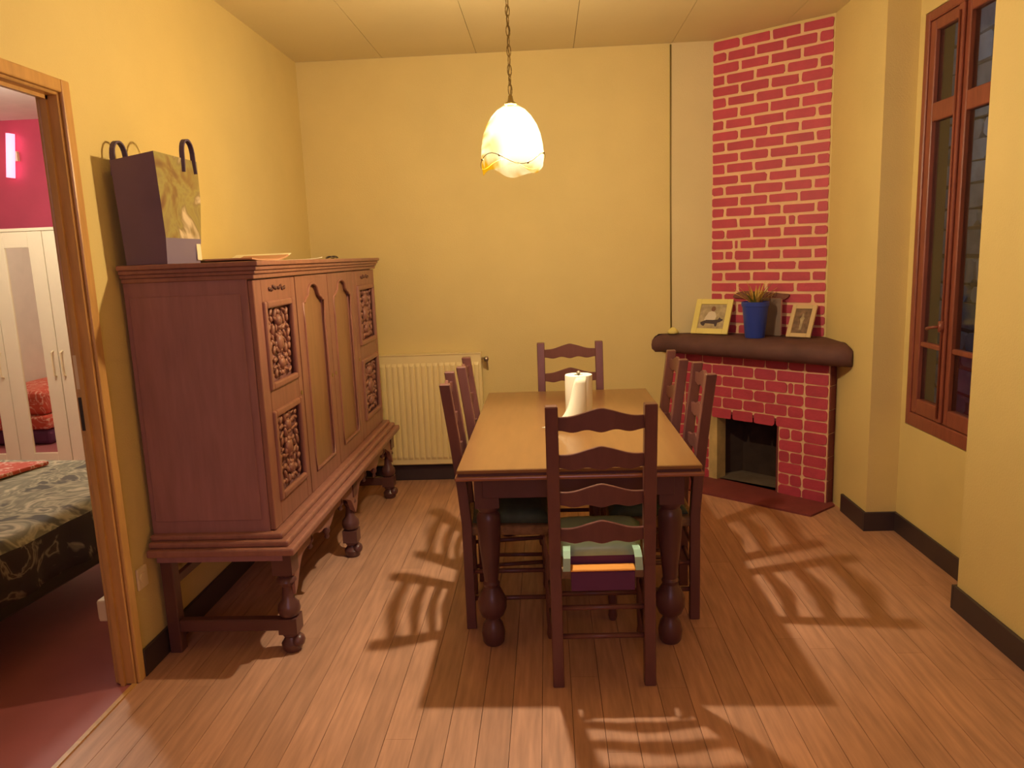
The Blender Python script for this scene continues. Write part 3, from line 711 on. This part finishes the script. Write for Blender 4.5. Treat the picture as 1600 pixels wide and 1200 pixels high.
def sheet(name, cx, cy, lx, ly, rot, th, m, label, cat, z, curl=0.0, n=8):
    bm = NB(); G = []
    for i in range(n+1):
        u = (i/n-0.5)
        z_ = curl*(max(0, abs(u)-0.15)/0.35)**2*(1 if u > 0 else 0.4)
        G.append([(u*lx, -ly/2, z_), (u*lx, ly/2, z_), (u*lx, ly/2, z_+th), (u*lx, -ly/2, z_+th)])
    loft(bm, G); o = obj(name, bm, m); o.location = (cx, cy, z); o.rotation_euler = (0, 0, rot); return tag(o, label, cat)
sheet('paper_sheet', -1.40, 3.40, 0.42, 0.30, 1.35, 0.004, M_paper, 'large pale paper sheet curling on the cabinet top beside the bag', 'paper', TZ+0.001, 0.03)
sheet('folder', -1.20, 3.02, 0.24, 0.22, 1.3, 0.006, M_card, 'tan card folder with a raised corner on the cabinet top near its front edge', 'folder', TZ+0.001, 0.016)
sheet('envelope', -1.26, 3.82, 0.24, 0.20, 0.3, 0.003, M_paper, 'thin pale envelope lying flat in the middle of the cabinet top', 'envelope', TZ+0.001, 0.008)
bm = NB(); tube(bm, [(0.03*math.cos(q*PI/12), 0.055*math.sin(q*PI/12), 0.004+0.010*math.cos(q*PI/12+1)**2) for q in range(24)], 0.0026, 6, closed=True)
tube(bm, [(0.0, -0.054, 0.006), (0.01, -0.10, 0.004), (0.03, -0.15, 0.003)], 0.0026, 6)
o = obj('wire_loop', bm, M_black, smooth=True); o.location = (-1.13, 3.98, TZ+0.001); o.rotation_euler = (0, 0, 0.15)
tag(o, 'thin dark wire loop lying flat on the cabinet top beyond the papers', 'wire')

# ================================================================ RADIATOR
rd = thing('radiator', 'cream panel radiator low on the back wall behind the table', 'radiator', (0, 0, 0))
bm = NB(); RY = 5.06; rx0, rx1, rz0, rz1 = -1.30, -0.465, 0.127, 0.898; pr = 0.0405
def rprof(zt):
    pts = []; x = rx0+0.02
    pts.append((rx0, zt)); 
    return pts
nr = int((rx1-rx0-0.02)/pr)
box(bm, rx0, rx1, RY, RY+0.012, rz0, rz1)
obj('panel', bm, M_rad, rd, bevel=0.004)
for i in range(nr):
    xa = rx0+0.012+i*pr
    mm = NB()
    w2 = pr*0.5
    sec = [(-0.0175, 0), (-0.013, -0.009), (0, -0.011), (0.013, -0.009), (0.0175, 0)]
    rings = []
    for zz, k in ((rz0+0.035, 0.05), (rz0+0.055, 1), (rz1-0.075, 1), (rz1-0.055, 0.05)):
        rings.append([(xa+w2+u, RY+v*k, zz) for u, v in sec])
    loft(mm, rings); obj('rib', mm, M_rad, rd, smooth=False)
mm = NB(); box(mm, rx0, rx1+0.002, RY-0.006, YB-0.012, rz1, rz1+0.008); box(mm, rx1-0.001, rx1+0.002, RY-0.003, YB-0.012, rz0+0.01, rz1); obj('top_cover', mm, M_rad, rd)
mm = NB(); box(mm, -1.2, -1.15, RY+0.012, YB-0.003, 0.3, 0.7); box(mm, -0.6, -0.55, RY+0.012, YB-0.003, 0.3, 0.7); obj('bracket', mm, M_metal, rd)
mm = NB(); tube(mm, [(rx1+0.002, RY+0.02, 0.862), (rx1+0.05, RY+0.02, 0.862)], 0.009, 10); tube(mm, [(rx1+0.038, RY+0.01, 0.862), (rx1+0.038, RY-0.028, 0.862)], [0.014, 0.018], 12); tube(mm, [(rx1+0.04, RY+0.02, 0.862), (rx1+0.04, RY+0.035, 0.80), (rx1+0.04, YB-0.012, 0.78)], 0.007, 8)
obj('valve', mm, M_metal, rd, smooth=True)

# ================================================================ CABLE on the back wall
bm = NB(); tube(bm, [(0.829, YB-0.005, 2.83), (0.827, YB-0.005, 1.9), (0.829, YB-0.005, 1.02)], 0.0055, 6)
cbz = thing('wall_cable', 'thin olive cable running down the back wall to the mantel', 'cable', (0, 0, 0)); obj('cable', bm, M_cable, cbz, smooth=True)
bm = NB(); lathe(bm, [(0.02, 0.987), (0.034, 0.99), (0.036, 1.005), (0.022, 1.018), (0.010, 1.03)], (0.836, YB-0.042), 14); obj('end_cap', bm, M_frame, cbz, smooth=True)

# ================================================================ MANTEL OBJECTS
MZ = 0.986
def rotz(v, a): return Vector((v[0]*math.cos(a)-v[1]*math.sin(a), v[0]*math.sin(a)+v[1]*math.cos(a), v[2]))
def picture(loc, width, height, lean, rz, border, mf, label, prints, roll=0.0):
    t = thing('picture_frame', label, 'picture', loc, rz)
    # local frame: x right, leaning back along +y
    def fn(u, v, d): return (u, v*math.sin(lean)-d*math.cos(lean), v*math.cos(lean)+d*math.sin(lean)+0.005)
    bm = NB(); w2 = width/2
    for (a, b, c, d_) in ((-w2, -w2+border, 0, height), (w2-border, w2, 0, height), (-w2+border, w2-border, 0, border), (-w2+border, w2-border, height-border, height)):
        prism(bm, [(a, c), (b, c), (b, d_), (a, d_)], -0.008, 0.008, fn)
    obj('frame', bm, mf, t, bevel=0.002)
    bm = NB(); prism(bm, [(-w2+border-0.001, border-0.001), (w2-border+0.001, border-0.001), (w2-border+0.001, height-border+0.001), (-w2+border-0.001, height-border+0.001)], -0.006, 0.0, fn)
    ph = obj('photo', bm, prints[0], t)
    k = 0
    for poly, m in prints[1]:
        k += 1; bm = NB(); prism(bm, [(-w2+border+u*(width-2*border), border+v*(height-2*border)) for u, v in poly], 0.0, 0.0003*k+0.0002, fn); obj('printed_shape', bm, m, ph)
    return t
dog = [(0.18, 0.12), (0.24, 0.12), (0.27, 0.22), (0.62, 0.20), (0.66, 0.10), (0.72, 0.10), (0.74, 0.26), (0.82, 0.28), (0.92, 0.34), (0.93, 0.40), (0.84, 0.42), (0.80, 0.48), (0.74, 0.38), (0.55, 0.36), (0.30, 0.36), (0.16, 0.30), (0.08, 0.26), (0.10, 0.18)]
shirt = [(0.20, 0.34), (0.62, 0.36), (0.66, 0.50), (0.60, 0.66), (0.48, 0.74), (0.34, 0.68), (0.24, 0.50)]
head = [(0.46+0.085*math.cos(a*PI/6)+0.04, 0.82+0.11*math.sin(a*PI/6)) for a in range(12)]
picture((1.048, 4.965, MZ), 0.250, 0.245, math.radians(27), math.radians(-34), 0.037, M_frame,
        'cream photo frame with person in white shirt and dark dog, left on mantel', (M_print, [(shirt, M_shirt), (head, M_skin), (dog, M_pdark)]))
figure = [(0.42, 0.15), (0.56, 0.15), (0.58, 0.5), (0.64, 0.62), (0.56, 0.7), (0.55, 0.82), (0.45, 0.82), (0.44, 0.70), (0.36, 0.6), (0.42, 0.48)]
picture((1.512, 4.628, MZ), 0.150, 0.215, math.radians(30), math.radians(-40), 0.026, M_frame2,
        'small beige frame with a faded brown portrait, right end of the mantel', (M_print2, [(figure, M_print)]))
# books behind pot
bk = thing('book', 'grey brown thin book standing behind the blue pot on the mantel', 'book', (1.395, 4.812, MZ+0.001), math.radians(-50))
obj('cover', B(-0.075, 0.075, 0.0, 0.018, 0, 0.235), M_book, bk, bevel=0.002); obj('pages', B(0.0752, 0.0757+0.001, 0.003, 0.015, 0.005, 0.23), M_bookp, bk)
# pot with dry plant
PX, PY = 1.283, 4.735
pt = thing('potted_plant', 'small dry spiky plant in a blue plastic pot on the mantel', 'plant', (PX, PY, MZ))
bm = NB(); lathe(bm, [(0.058, 0.001), (0.060, 0.01), (0.078, 0.195), (0.083, 0.196), (0.084, 0.222), (0.079, 0.224), (0.076, 0.20), (0.060, 0.19), (0.02, 0.188)], (0, 0), 28); o = obj('pot', bm, M_blue, pt); smooth_angle(o, 40)
bm = NB(); lathe(bm, [(0.073, 0.19), (0.072, 0.202), (0.02, 0.208)], (0, 0), 20); obj('soil', bm, M_soil, pt)
for i in range(30):
    a = i*2.4; el = random.uniform(0.7, 1.5); ln = random.uniform(0.07, 0.17); bm = NB()
    base = Vector((0.02*math.cos(a), 0.02*math.sin(a), 0.205)); dr_ = Vector((math.cos(a)*math.cos(el), math.sin(a)*math.cos(el), math.sin(el))); sd = Vector((-math.sin(a), math.cos(a), 0))
    rings = []
    for q in range(5):
        t = q/4; p = base+dr_*ln*t+Vector((math.cos(a), math.sin(a), -0.6))*0.03*t*t
        wv = 0.0085*(1-t)**0.6*(1 if q < 4 else 0.05)+0.0004; rings.append([p-sd*wv, p+Vector((0, 0, 0.0015)), p+sd*wv, p-Vector((0, 0, 0.0015))])
    loft(bm, rings); obj('leaf', bm, M_leaf if i % 4 else M_leafg, pt)
# brown oval plaque on the bricks
bm = NB(); poly = []
for q in range(36):
    a = 2*PI*q/36; c, s_ = math.cos(a), math.sin(a); poly.append((0.352+0.185*math.copysign(abs(c)**0.7, c), 1.232+0.028*math.copysign(abs(s_)**0.9, s_)+0.006*math.cos(3*a)))
prism(bm, poly, 0.009, 0.026, fU)
tag(obj('plaque', bm, M_plaque, bevel=0.004, seg=2), 'long brown wooden plaque fixed to the bricks behind the plant', 'plaque')

# ================================================================ TABLE
TX0, TX1, TY0, TY1, TT = -0.352, 0.540, 2.648, 4.210, 0.780
tb = thing('dining_table', 'long wooden dining table with glossy orange brown top and dark turned legs', 'table', (0, 0, 0))
bm = NB(); box(bm, TX0, TX1, TY0, TY1, TT-0.016, TT); obj('tabletop', bm, M_top, tb, bevel=0.003)
bm = NB(); box(bm, TX0+0.004, TX1-0.004, TY0+0.004, TY1-0.004, TT-0.026, TT-0.016); obj('edge_recess', bm, M_tdark, tb)
bm = NB(); box(bm, TX0-0.008, TX1+0.008, TY0-0.008, TY1+0.008, TT-0.042, TT-0.026); obj('edge_moulding', bm, M_tedge, tb, bevel=0.006, seg=3)
bm = NB(); ix0, ix1, iy0, iy1 = TX0+0.05, TX1-0.05, TY0+0.12, TY1-0.12
box(bm, ix0+0.03, ix1-0.03, iy0, iy0+0.022, TT-0.15, TT-0.042); box(bm, ix0+0.03, ix1-0.03, iy1-0.022, iy1, TT-0.15, TT-0.042)
box(bm, ix0, ix0+0.022, iy0+0.03, iy1-0.03, TT-0.15, TT-0.042); box(bm, ix1-0.022, ix1, iy0+0.03, iy1-0.03, TT-0.15, TT-0.042)
obj('apron', bm, M_tdark, tb, bevel=0.002)
lp = [(0.036, 0.0), (0.044, 0.012), (0.048, 0.05), (0.040, 0.085), (0.030, 0.10), (0.030, 0.112), (0.046, 0.125), (0.058, 0.155), (0.058, 0.19), (0.042, 0.225), (0.030, 0.245), (0.034, 0.26), (0.028, 0.27), (0.034, 0.33), (0.044, 0.44), (0.048, 0.52), (0.046, 0.545), (0.036, 0.56), (0.046, 0.575), (0.046, 0.585)]
for lx, ly in ((-0.258, 2.83), (0.452, 2.83), (-0.258, 4.03), (0.452, 4.03)):
    mm = NB(); lathe(mm, lp, (lx, ly), 20); box(mm, lx-0.047, lx+0.047, ly-0.047, ly+0.047, 0.585, TT-0.042); o = obj('leg', mm, M_tdark, tb); smooth_angle(o, 35)

# ================================================================ CHAIRS
def make_chair():
    t = thing('dining_chair', '', 'chair', group='ladder back dining chairs around the table')
    hw = 0.165; HT = 1.05
    for s in (-1, 1):
        pts = [(0, 0.0), (0.0, 0.22), (0.0, 0.46), (-0.012, 0.62), (-0.033, 0.82), (-0.062, HT)]
        mm = NB(); rings = []
        for y, z in pts:
            q = 0.0205 if z < 0.5 else 0.0215
            rings.append([(s*hw-q, y-q, z), (s*hw+q, y-q, z), (s*hw+q, y+q, z), (s*hw-q, y+q, z)])
        loft(mm, rings); obj('back_post', mm, M_chair, t, bevel=0.003)
        mm = NB(); fx = s*0.183
        lathe(mm, [(0.015, 0.0), (0.020, 0.02), (0.016, 0.05), (0.019, 0.10), (0.019, 0.30), (0.016, 0.34), (0.022, 0.37), (0.020, 0.435)], (fx, 0.345), 12); o = obj('leg', mm, M_chair, t); smooth_angle(o, 40)
    def rear(z):
        for (a, b) in zip([(0, 0.0), (0.0, 0.46), (-0.012, 0.62), (-0.033, 0.82), (-0.062, HT)], [(0.0, 0.46), (-0.012, 0.62), (-0.033, 0.82), (-0.062, HT)]):
            if a[1] <= z <= b[1]: return a[0]+(b[0]-a[0])*(z-a[1])/(b[1]-a[1])
        return -0.062
    for zc in (0.990, 0.855, 0.718, 0.582):
        mm = NB(); n = 32; rings = []
        for i in range(n+1):
            u = -1+2*i/n; a = abs(u)
            topz = 0.020+0.026*(0.5+0.5*math.cos(PI*min(1, a/0.85)))**1.1+0.003*math.exp(-(a/0.12)**2)
            bot = -0.029-0.005*math.cos(PI*a*3.1)*(1-0.3*a)
            y = rear(zc)-0.010*(1-u*u); x = u*(hw-0.014)
            rings.append([(x, y-0.007, zc+bot), (x, y+0.007, zc+bot), (x, y+0.007, zc+topz), (x, y-0.007, zc+topz)])
        loft(mm, rings); obj('slat', mm, M_chair, t, bevel=0.002)
    mm = NB(); prism(mm, [(-hw, 0.0), (hw, 0.0), (0.20, 0.36), (-0.20, 0.36)], 0.405, 0.448, lambda u, v, d: (u, v, d)); obj('seat', mm, M_rush, t, bevel=0.012, seg=3)
    mm = NB(); ribs = [((-hw, 0.0, 0.19), (hw, 0.0, 0.19)), ((-hw, 0.0, 0.30), (hw, 0.0, 0.30))]
    for a, b in ribs: tube(mm, [a, b], 0.010, 8)
    for s in (-1, 1):
        tube(mm, [(s*hw, 0, 0.13), (s*0.183, 0.345, 0.13)], 0.010, 8); tube(mm, [(s*hw, 0, 0.25), (s*0.183, 0.345, 0.25)], 0.010, 8)
    tube(mm, [(-0.183, 0.345, 0.19), (0.183, 0.345, 0.19)], 0.011, 8); tube(mm, [(-0.183, 0.345, 0.30), (0.183, 0.345, 0.30)], 0.011, 8)
    obj('stretcher', mm, M_chair, t, smooth=True)
    return t
ch = make_chair()
R90 = PI/2
spots = [((0.118, 4.215, 0), PI, 'ladder back chair at the far end of the table facing the camera'),
         ((-0.372, 3.125, 0), -R90+math.radians(4), 'ladder back chair left of the table, nearer the camera'),
         ((-0.352, 3.590, 0), -R90+math.radians(2), 'ladder back chair left of the table, farther from the camera near the radiator'),
         ((0.590, 3.185, 0), R90-math.radians(2), 'ladder back chair right of the table, nearer the camera'),
         ((0.550, 3.612, 0), R90, 'ladder back chair right of the table, farther away by the fireplace mantel end')]
for p_, a_, l_ in spots: dup(ch, p_, a_, l_)
ch.location = (0.165, 2.522, 0); ch.rotation_euler = (0, 0, math.radians(1.0)); ch['label'] = 'ladder back chair at the near end of the table with its back to the camera'
def cushion(loc, rz, m, label, ties, dz=0.0):
    t = thing('seat_cushion', label, 'cushion', loc, rz, 'cushions on the dining chairs')
    mm = NB(); n = 10; T = []; Bt = []
    for i in range(n+1):
        ra, rb = [], []
        for j in range(n+1):
            u = i/n*2-1; v = j/n; hw = 0.140+0.040*v
            e = (1-u**6)*(1-(2*v-1)**6); z = 0.449+0.004+0.048*max(0, e)**0.5
            ra.append(mm.verts.new((u*hw, 0.022+v*0.33, z))); rb.append(mm.verts.new((u*hw, 0.022+v*0.33, 0.451+0.010*(1-max(0, e)**0.5))) if 0 < i < n and 0 < j < n else ra[-1])
        T.append(ra); Bt.append(rb)
    for i in range(n):
        for j in range(n):
            mm.faces.new((T[i][j], T[i+1][j], T[i+1][j+1], T[i][j+1]))
            q = [Bt[i][j], Bt[i][j+1], Bt[i+1][j+1], Bt[i+1][j]]
            mm.faces.new(q) if len(set(q)) == 4 and not (q[0] is T[i][j] and q[2] is T[i+1][j+1]) else None
    bmesh.ops.translate(mm, verts=mm.verts, vec=(0, 0, dz)); obj('pad', mm, m, t, smooth=True)
    if dz:
        mm = NB(); prism(mm, [(-0.125, 0.03), (0.125, 0.03), (0.17, 0.34), (-0.17, 0.34)], 0.449, 0.460+dz, lambda u, v, d: (u, v, d)); obj('gap_shade_block', mm, M_purple, t)  # added dark block, paints the shaded gap below the raised pad
    if ties:
        for s in (-1, 1):
            mm = NB(); ribbon(mm, [(s*0.122, 0.045, 0.515), (s*0.124, 0.000, 0.512), (s*0.125, -0.024, 0.495), (s*0.126, -0.030, 0.47), (s*0.127, -0.034, 0.452)], (0.013, 0, 0), 0.002)
            obj('tie', mm, m, t)
    return t
cushion((0.165, 2.522, 0), math.radians(1.0), M_mint, 'mint green cushion on the near end chair', True, 0.032)
for (p_, a_, l_), nm in zip(spots, ('dark green cushion on the far end chair', 'dark green cushion on the nearer chair left of the table', 'dark green cushion on the farther chair left of the table', 'dark green cushion on the nearer chair right of the table', 'dark green cushion on the farther chair right of the table')):
    cushion(p_, a_, M_dgreen, nm, False)
# folded cloth over the back of the near chair seat
cl = thing('seat_cloth', 'orange edged purple cloth hanging below the mint cushion', 'cloth', (0.165, 2.522, 0), math.radians(1.0))
bm = NB(); box(bm, -0.112, 0.112, -0.030, -0.0215, 0.375, 0.446); obj('purple_fold', bm, M_purple, cl, bevel=0.003)
bm = NB(); box(bm, -0.114, 0.114, -0.034, 0.02, 0.4485, 0.456); obj('orange_edge', bm, M_orange, cl, bevel=0.003)

# ================================================================ PAPER TOWEL ROLL
rl = thing('paper_towel_roll', 'white paper towel roll with a loose sheet standing on the table', 'paper roll', (0.128, 3.33, TT+0.012))
bm = NB(); lathe(bm, [(0.02, 0.0), (0.060, 0.0), (0.061, 0.004), (0.061, 0.216), (0.060, 0.22), (0.02, 0.22), (0.02, 0.0)], (0, 0), 32, cap=False); o = obj('paper_roll', bm, M_paper, rl); smooth_angle(o, 50)
bm = NB(); G = []
for i in range(15):
    t = i/14; col = []
    for j in range(9):
        v = j/8; zt = 0.218-0.218*(1-v)
        a = math.radians(-60-95*t)
        r = 0.062+0.001+(t**1.5)*0.125*(1-v)**1.2
        cap_ = 0.216-0.20*max(0, (t-0.45)/0.55)**1.2*1.0
        zz = min(0.216, cap_)*v
        col.append(bm.verts.new((r*math.cos(a), r*math.sin(a), zz+0.001)))
    G.append(col)
for i in range(14):
    for j in range(8): bm.faces.new((G[i][j], G[i+1][j], G[i+1][j+1], G[i][j+1]))
o = obj('loose_sheet', bm, M_paper, rl, smooth=True); md = o.modifiers.new('s', 'SOLIDIFY'); md.thickness = 0.0012
hd = thing('roll_holder', 'thin grey spindle holder inside the paper towel roll', 'holder', (0.128, 3.33, TT))
bm = NB(); lathe(bm, [(0.060, 0.0005), (0.060, 0.010), (0.012, 0.011)], (0, 0), 24); obj('base', bm, M_metal, hd)
bm = NB(); lathe(bm, [(0.006, 0.011), (0.006, 0.236), (0.010, 0.238), (0.010, 0.244), (0.003, 0.250)], (0, 0), 12); obj('spindle', bm, M_metal, hd, smooth=True)

# ================================================================ PENDANT LAMP
LX, LY = -0.122, 3.09
LZ = 1.878
lm = thing('pendant_lamp', 'lit amber glass dome pendant hanging on a chain above the table', 'lamp', (LX, LY, LZ))
bm = NB()
pf = [(0.117, 0.0), (0.121, 0.03), (0.122, 0.06), (0.119, 0.10), (0.111, 0.14), (0.098, 0.175), (0.078, 0.208), (0.055, 0.232), (0.030, 0.247), (0.016, 0.252)]
n = 48; rings = []
for r, z in pf:
    ring = []
    for i in range(n):
        a = 2*PI*i/n; wv = 0.013*math.sin(3*a+0.6)+0.007*math.sin(5*a+2); k = max(0, 1-z/0.10)
        rr = r*(1+0.02*math.sin(4*a+1)*(1 if z < 0.2 else 0.3))
        ring.append((rr*math.cos(a), rr*math.sin(a), z+wv*k))
    rings.append(ring)
loft(bm, rings, cap=False); obj('lamp_shade', bm, M_shade, lm, smooth=True)
bm = NB()
for off in (0.0,):
    tube(bm, [((0.125*(1+0.02*math.sin(4*a+1)))*math.cos(a), (0.125*(1+0.02*math.sin(4*a+1)))*math.sin(a), 0.038+0.024*math.sin(3*a+2.2)) for a in [2*PI*i/48 for i in range(48)]], 0.0016, 6, closed=True)
wr = obj('wire_trim', bm, M_brass, lm)
for a in (-1.95, -1.05, -2.75, -0.2, 0.8, 2.0):
    bm = NB(); rr = 0.1255*(1+0.02*math.sin(4*a+1)); blob(bm, (rr*math.cos(a), rr*math.sin(a), 0.038+0.024*math.sin(3*a+2.2)), (0.005, 0.005, 0.005), 0, 'X', 2); obj('bead', bm, M_brass, wr)
bm = NB(); lathe(bm, [(0.022, 0.250), (0.026, 0.256), (0.012, 0.264), (0.008, 0.285), (0.003, 0.29)], (0, 0), 14); obj('cap', bm, M_brass, lm, smooth=True)
bm = NB(); lathe(bm, [(0.014, 0.215), (0.014, 0.250)], (0, 0), 12); obj('socket', bm, M_brass, lm)
bm = NB(); blob(bm, (0, 0, 0.180), (0.024, 0.024, 0.028), 0, 'X', 3); obj('bulb', bm, M_bulb, lm, smooth=True)
bm = NB(); lathe(bm, [(0.045, H-LZ-0.001), (0.045, H-LZ-0.02), (0.02, H-LZ-0.04)], (0, 0), 20); obj('ceiling_rose', bm, M_brass, lm)
bm = NB(); pts = [(0.004*math.sin(i*1.3), 0.004*math.cos(i*1.7), 0.29+(H-LZ-0.03-0.29)*i/30) for i in range(31)]; tube(bm, pts, 0.0022, 6); cch = obj('cord', bm, M_cable, lm)
zt = 0.288; i = 0
while zt < H-LZ-0.035:
    bm = NB(); c = 0.020
    pts = []
    for q in range(16):
        a = 2*PI*q/16; pts.append((0.0085*math.cos(a), 0.0, zt+c+ (0.022*math.sin(a))))
    tube(bm, pts, 0.0019, 5, closed=True)
    bmesh.ops.rotate(bm, verts=bm.verts, cent=(0, 0, 0), matrix=Matrix.Rotation(PI/2*(i % 2)+0.5, 3, 'Z')); obj('chain_link', bm, M_brass, lm, smooth=True)
    zt += 0.036; i += 1
